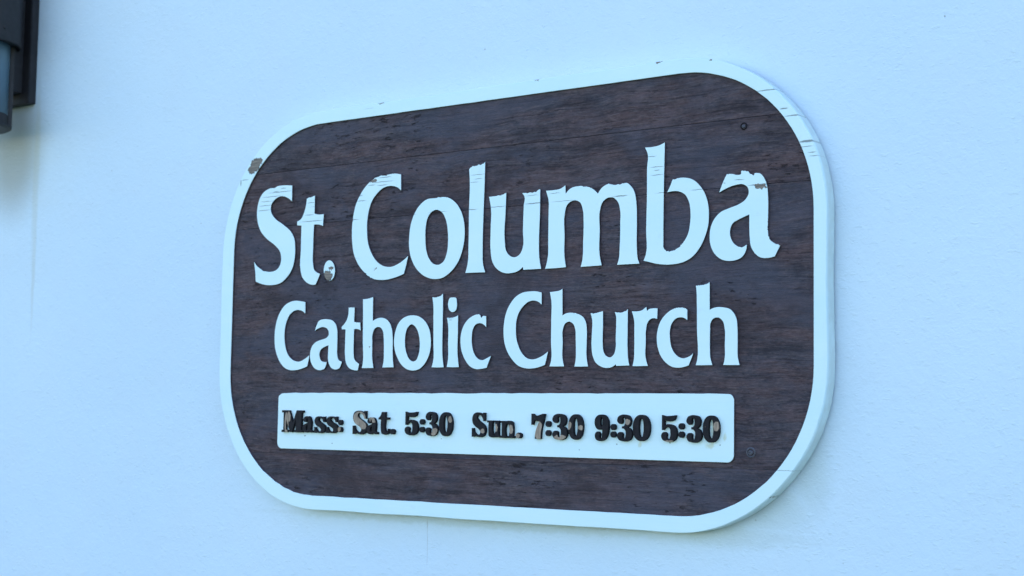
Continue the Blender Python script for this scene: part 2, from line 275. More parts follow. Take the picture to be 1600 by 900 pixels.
# ---------------------------------------------------------------- the setting
bm = bmesh.new(); v = [bm.verts.new(p) for p in ((-60, -60, 0), (60, -60, 0), (60, 60, 0), (-60, 60, 0))]; bm.faces.new(v)
gr = bm_obj('ground', bm, [M_BOUNCE_GROUND]); gr['kind'] = 'structure'
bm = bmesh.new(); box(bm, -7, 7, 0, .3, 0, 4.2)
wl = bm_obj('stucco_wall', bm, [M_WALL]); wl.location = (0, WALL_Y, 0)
wl['label'] = 'white painted stucco wall that the brown church sign hangs on'; wl['category'] = 'wall'
LETTERS = [
 ('S', ['-4502,2272 -4499,1985 -4524,2002 -4548,2019 -4574,2034 -4601,2048 -4641,2065 -4683,2081 -4727,2091 -4769,2096 -4812,2093 -4856,2084 -4898,2069 -4934,2052 -4968,2029 -4999,2002 -5023,1971 -5039,1940 -5045,1907 -5045,1873 -5038,1838 -5025,1804 -5009,1778 -4989,1752 -4966,1727 -4941,1703 -4889,1663 -4829,1628 -4766,1595 -4706,1560 -4656,1528 -4605,1497 -4557,1465 -4515,1430 -4485,1397 -4458,1363 -4434,1327 -4416,1291 -4402,1251 -4393,1210 -4389,1168 -4385,1127 -4381,1072 -4381,1017 -4385,962 -4393,907 -4402,863 -4413,819 -4428,775 -4448,734 -4471,696 -4499,659 -4531,624 -4566,592 -4605,560 -4649,529 -4696,502 -4747,482 -4795,469 -4847,461 -4901,457 -4954,454 -5007,455 -5060,458 -5113,464 -5165,472 -5222,484 -5277,500 -5333,518 -5388,538 -5391,571 -5394,605 -5398,639 -5402,673 -5411,732 -5422,792 -5434,852 -5446,912 -5424,885 -5401,859 -5376,834 -5348,811 -5328,803 -5309,793 -5295,778 -5273,771 -5252,762 -5237,749 -5218,739 -5200,725 -5179,721 -5157,717 -5132,721 -5112,712 -5090,710 -5053,705 -5016,703 -4979,703 -4943,706 -4910,713 -4877,723 -4846,736 -4820,751 -4798,769 -4780,790 -4765,813 -4753,836 -4743,864 -4737,894 -4735,924 -4737,954 -4741,985 -4750,1015 -4762,1046 -4779,1075 -4803,1104 -4833,1132 -4866,1159 -4900,1185 -4951,1219 -5006,1251 -5062,1282 -5115,1316 -5156,1347 -5197,1378 -5234,1411 -5268,1445 -5298,1482 -5323,1521 -5345,1561 -5364,1601 -5380,1646 -5392,1692 -5401,1739 -5406,1784 -5407,1826 -5406,1868 -5402,1909 -5395,1950 -5387,1984 -5378,2017 -5365,2050 -5350,2082 -5328,2117 -5302,2151 -5271,2182 -5236,2209 -5203,2226 -5167,2240 -5129,2253 -5090,2264 -5069,2266 -5047,2267 -5026,2267 -5005,2265 -4984,2262 -4958,2259 -4939,2268 -4919,2275 -4901,2286 -4866,2291 -4830,2294 -4793,2295 -4756,2295 -4693,2293 -4629,2288 -4566,2281']),
 ('t', ['-3916,2045 -3916,1714 -3896,1709 -3876,1703 -3856,1698 -3835,1694 -3798,1690 -3760,1688 -3722,1689 -3684,1690 -3696,1473 -3714,1481 -3732,1488 -3750,1495 -3769,1501 -3805,1508 -3843,1512 -3882,1513 -3921,1513 -3925,1400 -3928,1286 -3929,1173 -3929,1059 -3930,993 -3932,927 -3930,862 -3919,797 -3913,766 -3907,734 -3897,705 -3879,679 -3852,657 -3818,639 -3778,623 -3737,608 -3842,422 -3864,420 -3886,418 -3908,418 -3930,420 -3961,425 -3993,434 -4023,446 -4052,459 -4088,480 -4122,505 -4152,532 -4177,561 -4196,592 -4210,626 -4221,660 -4230,694 -4247,789 -4247,884 -4240,980 -4236,1075 -4237,1185 -4237,1295 -4237,1405 -4236,1515 -4347,1528 -4349,1596 -4324,1604 -4300,1613 -4277,1623 -4257,1634 -4231,1658 -4211,1686 -4195,1717 -4180,1747 -4154,1809 -4136,1873 -4125,1939 -4116,2007 -4092,2004 -4075,2018 -4053,2019 -4029,2017 -4007,2019 -3988,2027 -3970,2031 -3952,2035 -3934,2040']),
 ('dot', ['-3372,653 -3372,642 -3372,632 -3373,622 -3374,612 -3375,602 -3377,592 -3380,583 -3383,573 -3386,565 -3389,556 -3393,548 -3398,539 -3402,532 -3407,525 -3413,518 -3419,511 -3424,505 -3430,500 -3437,495 -3444,490 -3450,486 -3457,483 -3465,480 -3472,478 -3480,476 -3487,475 -3495,474 -3503,474 -3511,475 -3519,476 -3526,478 -3534,480 -3542,483 -3549,487 -3557,491 -3564,495 -3571,500 -3578,506 -3584,512 -3590,518 -3597,526 -3603,533 -3609,541 -3614,549 -3619,557 -3623,566 -3627,575 -3631,584 -3635,594 -3638,604 -3640,614 -3643,624 -3645,634 -3646,645 -3647,655 -3648,665 -3648,675 -3648,686 -3647,696 -3646,706 -3644,716 -3642,726 -3640,735 -3637,745 -3634,754 -3630,762 -3626,771 -3622,779 -3617,786 -3612,794 -3607,801 -3600,807 -3595,813 -3589,818 -3582,824 -3575,828 -3569,832 -3561,835 -3554,838 -3546,840 -3539,842 -3531,843 -3523,844 -3516,844 -3508,843 -3500,842 -3492,840 -3485,837 -3477,834 -3469,831 -3462,827 -3455,822 -3448,817 -3441,811 -3434,805 -3428,799 -3422,792 -3416,784 -3411,777 -3405,769 -3400,760 -3396,751 -3392,742 -3388,733 -3385,723 -3382,714 -3379,704 -3377,694 -3375,683 -3373,673 -3372,663']),
 ('C', ['-1854,2262 -1846,1981 -1865,1996 -1884,2011 -1904,2025 -1925,2037 -1960,2052 -1997,2064 -2036,2072 -2074,2077 -2117,2079 -2160,2077 -2202,2071 -2242,2062 -2282,2047 -2320,2027 -2356,2004 -2389,1980 -2426,1950 -2460,1917 -2491,1883 -2517,1847 -2540,1808 -2559,1767 -2575,1724 -2588,1682 -2602,1630 -2612,1578 -2619,1524 -2623,1471 -2625,1422 -2624,1372 -2622,1322 -2617,1272 -2612,1222 -2605,1171 -2595,1121 -2581,1072 -2563,1027 -2541,983 -2516,939 -2488,897 -2459,858 -2428,819 -2392,782 -2352,750 -2318,727 -2280,707 -2241,689 -2201,675 -2164,667 -2127,661 -2089,657 -2052,657 -2004,662 -1957,673 -1912,688 -1869,704 -1811,729 -1756,759 -1704,792 -1653,827 -1667,772 -1681,717 -1696,662 -1713,608 -1720,586 -1728,564 -1735,542 -1743,521 -1782,509 -1820,498 -1860,487 -1899,477 -1944,467 -1990,458 -2036,450 -2082,444 -2128,439 -2175,437 -2221,436 -2268,437 -2316,441 -2364,447 -2411,455 -2456,468 -2469,479 -2486,486 -2514,484 -2524,499 -2539,509 -2558,517 -2578,523 -2589,537 -2610,543 -2614,564 -2629,574 -2649,580 -2692,615 -2733,651 -2771,690 -2806,729 -2840,775 -2870,822 -2897,870 -2919,919 -2941,983 -2956,1048 -2966,1114 -2974,1179 -2979,1236 -2982,1294 -2983,1351 -2981,1408 -2978,1458 -2972,1508 -2965,1558 -2957,1607 -2947,1653 -2937,1699 -2924,1745 -2909,1790 -2888,1836 -2864,1881 -2837,1925 -2807,1968 -2774,2011 -2739,2052 -2701,2092 -2659,2128 -2617,2161 -2572,2191 -2524,2219 -2473,2242 -2455,2247 -2439,2257 -2415,2252 -2399,2262 -2377,2262 -2358,2267 -2342,2276 -2323,2280 -2304,2279 -2285,2273 -2266,2273 -2247,2275 -2229,2272 -2210,2268 -2189,2265 -2176,2281 -2158,2285 -2135,2279 -2120,2289 -2099,2287 -2081,2288 -2062,2290 -2044,2292 -2024,2281 -2007,2293 -1988,2287 -1954,2283 -1921,2277 -1888,2269']),
 ('o', ['-927,1795 -909,1796 -891,1798 -873,1790 -855,1794 -837,1790 -820,1781 -802,1784 -786,1777 -737,1757 -690,1731 -647,1701 -608,1668 -570,1629 -537,1587 -508,1542 -483,1497 -459,1443 -442,1388 -429,1332 -419,1276 -414,1229 -410,1181 -410,1134 -412,1087 -417,1033 -425,979 -437,925 -451,873 -470,819 -492,765 -518,712 -550,662 -585,617 -625,572 -670,531 -720,495 -759,470 -801,447 -845,427 -892,413 -934,405 -979,401 -1024,401 -1068,404 -1114,410 -1160,420 -1204,434 -1247,450 -1297,473 -1345,502 -1389,534 -1429,567 -1468,607 -1503,649 -1534,694 -1560,739 -1583,787 -1602,836 -1616,886 -1627,936 -1635,991 -1639,1047 -1639,1103 -1637,1158 -1633,1214 -1626,1269 -1617,1324 -1603,1378 -1589,1423 -1572,1468 -1552,1512 -1528,1554 -1499,1596 -1467,1638 -1430,1676 -1388,1710 -1356,1732 -1321,1753 -1285,1770 -1246,1783 -1204,1789 -1159,1790 -1113,1789 -1068,1789 -1050,1789 -1031,1785 -1016,1799 -999,1801 -981,1799 -961,1791 -944,1794', '-1027,1586 -1000,1580 -971,1569 -944,1555 -920,1540 -890,1513 -866,1481 -847,1446 -829,1411 -810,1364 -796,1315 -787,1266 -779,1217 -773,1169 -769,1121 -767,1073 -767,1026 -769,971 -773,916 -782,862 -797,810 -809,778 -823,746 -840,716 -864,691 -886,675 -912,660 -940,648 -968,642 -994,642 -1022,645 -1050,652 -1075,660 -1108,679 -1137,704 -1162,733 -1184,762 -1207,798 -1224,836 -1237,876 -1249,916 -1259,964 -1265,1012 -1269,1061 -1271,1109 -1274,1158 -1275,1206 -1274,1254 -1269,1302 -1264,1344 -1256,1386 -1245,1427 -1227,1465 -1209,1492 -1188,1520 -1163,1544 -1133,1563 -1109,1573 -1082,1581 -1055,1586']),
 ('l', ['1,2324 1,2243 0,2162 -1,2082 -2,2001 -5,1880 -8,1760 -12,1639 -15,1519 -19,1338 -23,1158 -24,977 -20,797 -19,750 -19,703 -16,656 -9,609 0,574 12,539 26,504 41,469 -11,470 -64,471 -116,472 -169,473 -221,474 -274,475 -327,476 -380,477 -368,514 -356,551 -345,588 -336,625 -325,704 -322,785 -323,866 -323,947 -321,1095 -323,1243 -325,1392 -326,1540 -323,1662 -318,1783 -316,1905 -320,2027 -323,2074 -328,2122 -332,2170 -338,2218 -330,2231 -317,2240 -308,2251 -291,2255 -277,2261 -264,2274 -244,2267 -226,2266 -208,2267 -191,2272 -172,2269 -157,2278 -141,2288 -121,2284 -99,2274 -81,2278 -66,2287 -52,2293 -31,2293 -22,2305 -7,2311']),
 ('u', ['455,1773 453,1702 451,1630 449,1559 447,1487 440,1348 431,1209 429,1070 442,931 446,901 450,870 456,840 467,811 482,786 499,761 520,738 545,720 567,708 593,698 619,691 644,689 670,692 696,700 720,712 741,726 764,747 782,774 796,803 807,832 823,900 821,973 813,1047 809,1121 810,1226 812,1331 815,1435 820,1540 826,1573 834,1607 838,1640 831,1671 822,1687 811,1702 798,1717 784,1732 801,1735 817,1736 835,1731 851,1736 868,1731 885,1722 901,1729 917,1731 933,1736 950,1735 967,1733 985,1723 1000,1730 1016,1732 1031,1737 1047,1734 1067,1731 1076,1743 1088,1752 1100,1760 1114,1766 1129,1771 1146,1773 1146,1676 1147,1580 1147,1483 1146,1387 1143,1263 1139,1140 1135,1016 1135,892 1136,834 1137,775 1140,716 1146,658 1154,612 1164,566 1175,520 1187,474 1146,474 1104,474 1063,474 1021,474 973,474 924,475 876,475 827,475 820,523 798,506 777,491 754,476 730,464 699,453 667,444 633,438 600,433 559,430 517,430 475,433 435,441 400,451 365,466 331,483 301,502 271,526 243,553 219,583 199,613 179,654 167,698 159,743 152,788 140,881 138,974 140,1068 141,1161 142,1255 147,1348 148,1441 139,1535 131,1582 120,1630 108,1678 95,1725 132,1725 169,1726 206,1726 243,1728 260,1726 275,1735 292,1737 311,1730 327,1735 346,1725 359,1742 376,1739 393,1744 411,1747 423,1759 445,1758']),
 ('m', ['1643,1797 1652,1662 1676,1686 1701,1709 1729,1729 1760,1744 1788,1753 1819,1758 1852,1762 1884,1763 1899,1763 1914,1766 1930,1763 1946,1767 1961,1759 1977,1759 1992,1747 2007,1745 2023,1747 2038,1744 2057,1747 2071,1740 2087,1736 2103,1732 2119,1727 2131,1713 2149,1717 2161,1706 2192,1687 2221,1665 2249,1641 2275,1615 2293,1642 2312,1667 2334,1691 2359,1711 2383,1725 2409,1737 2436,1747 2464,1753 2479,1761 2492,1747 2508,1750 2522,1740 2538,1745 2553,1733 2569,1733 2584,1728 2599,1726 2614,1729 2629,1729 2643,1736 2658,1736 2675,1727 2690,1729 2705,1730 2719,1738 2733,1743 2749,1740 2765,1741 2780,1745 2795,1743 2808,1746 2832,1736 2856,1720 2877,1701 2897,1681 2915,1660 2931,1637 2945,1613 2957,1589 2970,1552 2979,1514 2985,1475 2991,1437 2999,1362 3003,1286 3004,1211 3005,1136 3006,1024 3005,912 3004,800 3010,688 3013,654 3015,619 3019,585 3026,551 3033,530 3041,509 3050,488 3059,468 3004,468 2948,468 2892,468 2836,468 2789,469 2742,469 2695,469 2647,470 2657,494 2666,519 2675,543 2681,568 2687,602 2689,636 2690,671 2692,705 2696,805 2699,905 2700,1005 2699,1106 2700,1163 2703,1219 2702,1276 2693,1332 2686,1366 2678,1399 2665,1432 2647,1461 2629,1483 2607,1504 2583,1522 2557,1534 2532,1538 2504,1539 2477,1537 2452,1531 2426,1521 2402,1506 2380,1488 2362,1469 2346,1444 2334,1417 2326,1387 2318,1358 2305,1278 2306,1196 2312,1112 2316,1029 2313,927 2309,826 2310,725 2321,624 2329,587 2339,550 2349,513 2359,476 2307,474 2254,473 2201,472 2147,471 2101,470 2054,470 2008,470 1961,469 1970,499 1979,529 1986,560 1993,590 2000,653 2002,716 2001,780 2002,844 2004,933 2008,1022 2009,1111 2006,1201 2004,1246 2002,1291 1998,1336 1988,1381 1979,1413 1969,1445 1955,1475 1934,1500 1917,1512 1897,1522 1877,1531 1856,1536 1833,1539 1808,1539 1785,1536 1763,1530 1737,1519 1714,1504 1694,1486 1676,1467 1662,1441 1653,1413 1647,1383 1641,1353 1628,1259 1629,1162 1636,1064 1640,967 1639,890 1637,813 1637,736 1642,659 1648,613 1657,568 1666,523 1676,478 1624,476 1571,474 1519,473 1466,472 1416,471 1365,471 1315,471 1264,471 1276,503 1287,534 1297,566 1306,598 1321,693 1323,790 1320,888 1319,986 1320,1083 1320,1180 1319,1278 1319,1375 1320,1427 1322,1479 1321,1531 1315,1583 1305,1622 1292,1661 1278,1700 1262,1738 1300,1737 1338,1736 1376,1736 1414,1737 1446,1738 1479,1739 1510,1742 1540,1748 1568,1757 1594,1769 1619,1783']),
 ('b', ['3501,2315 3499,2185 3496,2055 3494,1926 3491,1796 3489,1635 3488,1475 3486,1315 3486,1155 3485,1041 3486,927 3486,813 3487,700 3494,688 3500,675 3508,664 3523,658 3530,648 3541,636 3555,631 3572,641 3584,626 3600,625 3615,632 3631,630 3642,640 3662,631 3671,646 3691,639 3703,648 3712,663 3728,662 3736,672 3753,673 3763,682 3776,687 3789,694 3790,710 3798,722 3818,721 3816,740 3836,740 3840,754 3865,783 3887,815 3907,848 3923,882 3937,923 3946,965 3953,1008 3958,1051 3962,1093 3965,1135 3965,1178 3962,1221 3959,1258 3954,1296 3946,1333 3934,1369 3920,1400 3905,1430 3886,1459 3863,1484 3838,1502 3810,1517 3780,1529 3750,1539 3725,1544 3700,1547 3675,1549 3650,1549 3624,1548 3597,1544 3571,1540 3545,1535 3558,1555 3570,1574 3582,1595 3593,1615 3606,1641 3618,1668 3629,1695 3640,1722 3654,1732 3674,1726 3689,1730 3706,1732 3720,1740 3748,1743 3776,1745 3804,1745 3833,1743 3868,1739 3904,1733 3940,1724 3973,1712 4007,1695 4040,1674 4071,1650 4099,1624 4127,1595 4153,1563 4176,1529 4197,1495 4216,1459 4232,1422 4247,1384 4258,1345 4269,1297 4276,1248 4280,1199 4281,1151 4281,1108 4279,1066 4275,1024 4269,982 4259,940 4246,898 4231,857 4215,817 4192,768 4167,720 4138,673 4105,630 4078,599 4048,568 4016,540 3981,515 3949,497 3915,480 3879,466 3842,454 3808,446 3773,440 3737,435 3702,432 3660,429 3617,428 3574,428 3532,430 3489,434 3446,439 3403,445 3360,453 3324,461 3288,471 3252,480 3216,490 3195,494 3175,499 3155,504 3134,508 3145,533 3156,557 3165,581 3174,605 3190,695 3188,788 3180,883 3176,977 3178,1113 3181,1249 3184,1385 3185,1522 3185,1628 3184,1734 3183,1840 3184,1946 3189,2002 3197,2058 3200,2114 3191,2170 3181,2195 3170,2220 3157,2244 3143,2269 3179,2267 3215,2265 3250,2265 3286,2266 3315,2268 3344,2270 3373,2274 3401,2280 3427,2287 3452,2296 3477,2305']),
 ('a', ['4525,1627 4539,1654 4553,1681 4569,1708 4584,1735 4599,1734 4614,1729 4628,1738 4643,1731 4657,1735 4672,1726 4687,1732 4699,1722 4714,1720 4727,1713 4743,1714 4754,1702 4768,1711 4785,1705 4800,1709 4816,1711 4826,1723 4827,1737 4824,1753 4834,1765 4849,1765 4862,1757 4877,1759 4891,1764 4905,1751 4919,1749 4933,1752 4947,1746 4952,1732 4963,1725 4968,1711 4981,1705 4994,1701 5007,1695 5017,1686 5029,1679 5044,1683 5043,1700 5052,1708 5066,1712 5085,1711 5105,1708 5123,1705 5140,1699 5164,1682 5185,1659 5203,1633 5219,1607 5233,1578 5243,1548 5251,1517 5258,1486 5265,1444 5268,1403 5270,1361 5272,1320 5274,1249 5274,1178 5273,1108 5272,1037 5270,1025 5266,1014 5271,1002 5272,990 5264,979 5265,967 5275,954 5261,943 5271,931 5269,919 5260,908 5266,895 5260,884 5270,872 5259,861 5271,848 5272,837 5269,825 5273,814 5273,802 5275,790 5272,776 5277,764 5291,754 5291,741 5292,729 5299,718 5314,700 5334,684 5355,669 5377,655 5389,649 5401,640 5415,638 5431,638 5444,632 5454,620 5470,620 5460,602 5449,584 5439,566 5429,547 5417,527 5406,506 5394,485 5382,464 5355,457 5328,452 5301,448 5273,446 5240,445 5207,447 5174,452 5143,462 5117,475 5093,492 5071,512 5051,532 5033,555 5017,579 5003,604 4992,630 4982,664 4977,700 4974,737 4971,773 4968,814 4966,856 4965,897 4965,939 4964,980 4964,1022 4964,1063 4964,1105 4942,1097 4920,1090 4899,1083 4877,1075 4850,1065 4823,1056 4796,1046 4770,1034 4749,1025 4727,1016 4707,1005 4690,992 4673,972 4660,949 4651,924 4644,899 4641,873 4641,846 4644,818 4650,791 4659,765 4671,739 4686,715 4704,693 4724,674 4748,657 4772,642 4798,633 4811,633 4825,626 4840,622 4853,628 4866,630 4878,636 4892,641 4901,652 4919,654 4926,669 4923,641 4920,614 4914,588 4905,563 4893,539 4878,516 4860,495 4839,477 4818,465 4795,455 4770,447 4746,441 4720,436 4693,433 4665,432 4638,432 4604,435 4569,440 4535,449 4503,460 4469,479 4436,501 4406,527 4380,555 4358,586 4339,620 4323,655 4311,691 4303,727 4298,763 4296,800 4297,836 4299,873 4304,909 4312,945 4323,979 4337,1010 4352,1040 4370,1068 4391,1095 4412,1117 4435,1137 4460,1156 4486,1173 4521,1189 4558,1201 4597,1212 4635,1223 4676,1234 4717,1245 4757,1256 4796,1271 4825,1284 4853,1299 4880,1315 4902,1335 4918,1353 4932,1372 4943,1393 4950,1415 4953,1439 4951,1464 4945,1489 4934,1511 4920,1526 4902,1539 4882,1551 4862,1559 4833,1566 4803,1567 4771,1565 4741,1562 4703,1556 4666,1548 4629,1537 4593,1525 4558,1513 4524,1499 4491,1484 4457,1468 4473,1508 4489,1548 4506,1588']),
 ('C', ['-4087,112 -4082,-96 -4101,-82 -4120,-70 -4139,-58 -4160,-49 -4184,-40 -4209,-33 -4235,-28 -4260,-25 -4285,-25 -4311,-28 -4336,-33 -4359,-39 -4387,-48 -4412,-61 -4436,-75 -4457,-91 -4481,-113 -4501,-138 -4518,-165 -4534,-191 -4550,-223 -4564,-256 -4575,-289 -4583,-323 -4590,-359 -4595,-394 -4597,-430 -4598,-466 -4597,-507 -4594,-548 -4588,-590 -4580,-630 -4572,-667 -4561,-703 -4549,-739 -4532,-774 -4514,-804 -4493,-834 -4469,-862 -4441,-888 -4416,-906 -4387,-923 -4357,-938 -4325,-950 -4297,-957 -4268,-962 -4239,-965 -4211,-965 -4178,-960 -4146,-951 -4115,-939 -4085,-926 -4050,-910 -4017,-892 -3985,-873 -3953,-853 -3958,-883 -3964,-914 -3970,-944 -3977,-974 -3983,-994 -3989,-1014 -3995,-1034 -4002,-1054 -4035,-1065 -4068,-1075 -4102,-1085 -4136,-1094 -4170,-1101 -4205,-1108 -4240,-1113 -4276,-1117 -4311,-1119 -4347,-1121 -4383,-1121 -4418,-1118 -4452,-1113 -4486,-1105 -4518,-1096 -4548,-1084 -4582,-1067 -4613,-1045 -4641,-1022 -4667,-997 -4694,-968 -4718,-938 -4739,-906 -4758,-874 -4778,-838 -4795,-802 -4810,-766 -4822,-729 -4833,-688 -4840,-647 -4845,-605 -4849,-564 -4851,-518 -4851,-471 -4849,-425 -4845,-379 -4837,-332 -4828,-286 -4815,-240 -4800,-194 -4783,-155 -4765,-116 -4744,-78 -4718,-42 -4692,-10 -4663,22 -4630,52 -4593,77 -4564,93 -4533,107 -4500,119 -4466,128 -4432,136 -4396,141 -4360,143 -4323,144 -4295,143 -4266,140 -4238,136 -4209,132 -4179,128 -4148,123 -4117,117']),
 ('a', ['-3829,-416 -3820,-389 -3810,-363 -3799,-337 -3786,-312 -3775,-292 -3764,-272 -3751,-254 -3733,-239 -3712,-229 -3688,-222 -3662,-217 -3637,-213 -3606,-211 -3575,-211 -3543,-213 -3512,-216 -3484,-220 -3455,-225 -3427,-232 -3402,-241 -3380,-254 -3360,-269 -3342,-286 -3326,-303 -3311,-324 -3300,-347 -3292,-371 -3285,-394 -3278,-424 -3275,-454 -3274,-484 -3272,-514 -3271,-564 -3271,-613 -3272,-663 -3271,-713 -3272,-753 -3273,-793 -3271,-833 -3263,-872 -3257,-891 -3251,-911 -3242,-930 -3228,-946 -3212,-956 -3194,-965 -3173,-972 -3151,-978 -3155,-992 -3160,-1005 -3165,-1019 -3171,-1032 -3178,-1048 -3186,-1064 -3196,-1079 -3210,-1091 -3227,-1100 -3247,-1107 -3269,-1112 -3290,-1114 -3315,-1113 -3340,-1109 -3365,-1102 -3386,-1093 -3406,-1081 -3423,-1065 -3438,-1047 -3451,-1029 -3465,-1005 -3475,-980 -3482,-955 -3488,-929 -3491,-899 -3492,-869 -3490,-839 -3489,-809 -3488,-777 -3487,-744 -3485,-712 -3483,-679 -3507,-686 -3531,-692 -3555,-700 -3578,-708 -3600,-716 -3622,-725 -3642,-735 -3659,-747 -3673,-760 -3684,-775 -3693,-790 -3699,-806 -3703,-826 -3704,-846 -3701,-867 -3696,-887 -3689,-906 -3681,-925 -3668,-943 -3652,-957 -3637,-965 -3619,-971 -3601,-975 -3582,-978 -3567,-979 -3552,-979 -3537,-978 -3522,-977 -3524,-995 -3527,-1013 -3532,-1031 -3539,-1048 -3547,-1064 -3557,-1079 -3569,-1093 -3583,-1104 -3606,-1113 -3632,-1119 -3660,-1122 -3688,-1123 -3716,-1121 -3746,-1115 -3774,-1107 -3800,-1096 -3826,-1080 -3849,-1060 -3869,-1038 -3886,-1015 -3903,-989 -3916,-961 -3925,-932 -3932,-904 -3936,-874 -3936,-843 -3934,-813 -3928,-783 -3921,-757 -3912,-731 -3900,-706 -3884,-683 -3865,-663 -3842,-645 -3816,-628 -3789,-614 -3757,-602 -3723,-593 -3687,-585 -3652,-576 -3623,-570 -3594,-565 -3567,-558 -3542,-548 -3526,-538 -3511,-526 -3498,-513 -3489,-499 -3484,-483 -3483,-465 -3485,-447 -3491,-429 -3499,-415 -3509,-402 -3521,-389 -3534,-378 -3553,-369 -3574,-361 -3596,-355 -3618,-352 -3642,-352 -3667,-354 -3691,-359 -3715,-364 -3745,-374 -3774,-386 -3802,-400']),
 ('t', ['-2873,-28 -2878,-275 -2860,-280 -2842,-284 -2824,-288 -2805,-290 -2787,-292 -2768,-293 -2750,-293 -2731,-292 -2718,-435 -2732,-427 -2746,-420 -2760,-414 -2775,-410 -2798,-405 -2823,-404 -2848,-405 -2874,-407 -2875,-466 -2877,-524 -2877,-582 -2877,-640 -2877,-690 -2877,-739 -2876,-788 -2871,-838 -2868,-866 -2865,-894 -2859,-921 -2846,-946 -2825,-967 -2799,-986 -2769,-1003 -2737,-1020 -2765,-1134 -2789,-1134 -2812,-1133 -2836,-1132 -2859,-1129 -2887,-1123 -2916,-1115 -2943,-1105 -2967,-1093 -2990,-1076 -3010,-1056 -3027,-1035 -3042,-1013 -3057,-980 -3066,-945 -3071,-910 -3076,-874 -3082,-815 -3083,-756 -3082,-696 -3081,-637 -3081,-579 -3081,-522 -3079,-464 -3078,-407 -3167,-405 -3177,-361 -3157,-346 -3137,-331 -3118,-315 -3101,-299 -3081,-276 -3064,-252 -3049,-227 -3036,-201 -3023,-159 -3016,-115 -3015,-69 -3015,-23 -3002,-21 -2987,-26 -2975,-18 -2961,-24 -2948,-19 -2933,-23 -2918,-23 -2903,-22 -2887,-21']),
 ('h', ['-2440,145 -2440,94 -2440,42 -2440,-9 -2439,-61 -2438,-115 -2438,-169 -2436,-222 -2435,-276 -2414,-265 -2391,-253 -2369,-244 -2345,-236 -2320,-230 -2294,-225 -2267,-223 -2241,-223 -2214,-225 -2187,-230 -2161,-236 -2136,-245 -2109,-259 -2085,-276 -2063,-296 -2044,-316 -2025,-341 -2010,-368 -1999,-396 -1989,-424 -1979,-462 -1973,-501 -1970,-540 -1966,-579 -1962,-647 -1961,-715 -1961,-782 -1959,-850 -1956,-884 -1954,-918 -1951,-951 -1947,-985 -1943,-1010 -1940,-1035 -1935,-1061 -1931,-1086 -1963,-1086 -1995,-1086 -2028,-1086 -2060,-1086 -2092,-1087 -2124,-1087 -2157,-1087 -2189,-1087 -2182,-1064 -2176,-1040 -2170,-1016 -2166,-993 -2161,-947 -2159,-901 -2160,-855 -2161,-808 -2162,-750 -2163,-692 -2167,-633 -2173,-575 -2176,-545 -2178,-515 -2183,-486 -2195,-458 -2205,-440 -2217,-422 -2231,-406 -2249,-394 -2264,-389 -2280,-384 -2298,-382 -2314,-381 -2335,-385 -2356,-392 -2375,-403 -2392,-414 -2408,-433 -2419,-455 -2427,-478 -2434,-502 -2442,-547 -2442,-593 -2438,-640 -2436,-687 -2436,-751 -2436,-814 -2434,-878 -2428,-941 -2422,-979 -2414,-1017 -2406,-1055 -2397,-1093 -2430,-1094 -2463,-1094 -2495,-1094 -2528,-1094 -2563,-1094 -2598,-1094 -2633,-1094 -2668,-1093 -2663,-1069 -2657,-1045 -2652,-1021 -2648,-997 -2641,-910 -2645,-822 -2653,-733 -2659,-644 -2661,-546 -2662,-448 -2664,-349 -2666,-251 -2668,-160 -2671,-68 -2674,23 -2677,114 -2656,115 -2635,115 -2613,116 -2592,117 -2572,119 -2553,122 -2533,125 -2514,128 -2495,132 -2477,136 -2458,141']),
 ('o', ['-1511,-201 -1476,-204 -1440,-209 -1405,-217 -1372,-227 -1337,-243 -1304,-262 -1273,-284 -1245,-307 -1218,-334 -1194,-363 -1173,-393 -1155,-424 -1136,-465 -1124,-508 -1115,-552 -1108,-596 -1104,-639 -1103,-681 -1104,-724 -1109,-767 -1116,-805 -1126,-843 -1138,-881 -1155,-918 -1174,-953 -1196,-987 -1221,-1019 -1250,-1049 -1275,-1071 -1301,-1092 -1329,-1110 -1361,-1125 -1390,-1133 -1421,-1140 -1453,-1143 -1485,-1145 -1517,-1144 -1550,-1140 -1581,-1134 -1612,-1127 -1647,-1113 -1680,-1096 -1712,-1076 -1741,-1055 -1772,-1026 -1800,-995 -1824,-962 -1846,-928 -1868,-891 -1887,-852 -1902,-813 -1915,-773 -1923,-735 -1929,-696 -1932,-657 -1932,-618 -1929,-575 -1922,-531 -1912,-487 -1898,-445 -1885,-410 -1869,-375 -1850,-342 -1825,-312 -1799,-287 -1769,-264 -1735,-244 -1700,-228 -1656,-214 -1609,-205 -1559,-200', '-1540,-353 -1518,-358 -1496,-369 -1474,-383 -1455,-398 -1434,-419 -1417,-443 -1403,-469 -1390,-495 -1376,-528 -1367,-561 -1359,-595 -1354,-629 -1349,-667 -1346,-706 -1346,-744 -1350,-782 -1354,-811 -1360,-840 -1368,-868 -1379,-896 -1388,-916 -1398,-937 -1410,-956 -1427,-972 -1441,-979 -1457,-985 -1473,-990 -1489,-992 -1509,-989 -1529,-981 -1549,-971 -1566,-960 -1587,-942 -1604,-920 -1619,-897 -1631,-873 -1645,-845 -1657,-817 -1665,-787 -1673,-758 -1679,-724 -1682,-691 -1684,-657 -1684,-623 -1683,-589 -1681,-555 -1676,-521 -1668,-489 -1659,-465 -1649,-440 -1637,-418 -1619,-398 -1602,-383 -1582,-368 -1561,-358']),
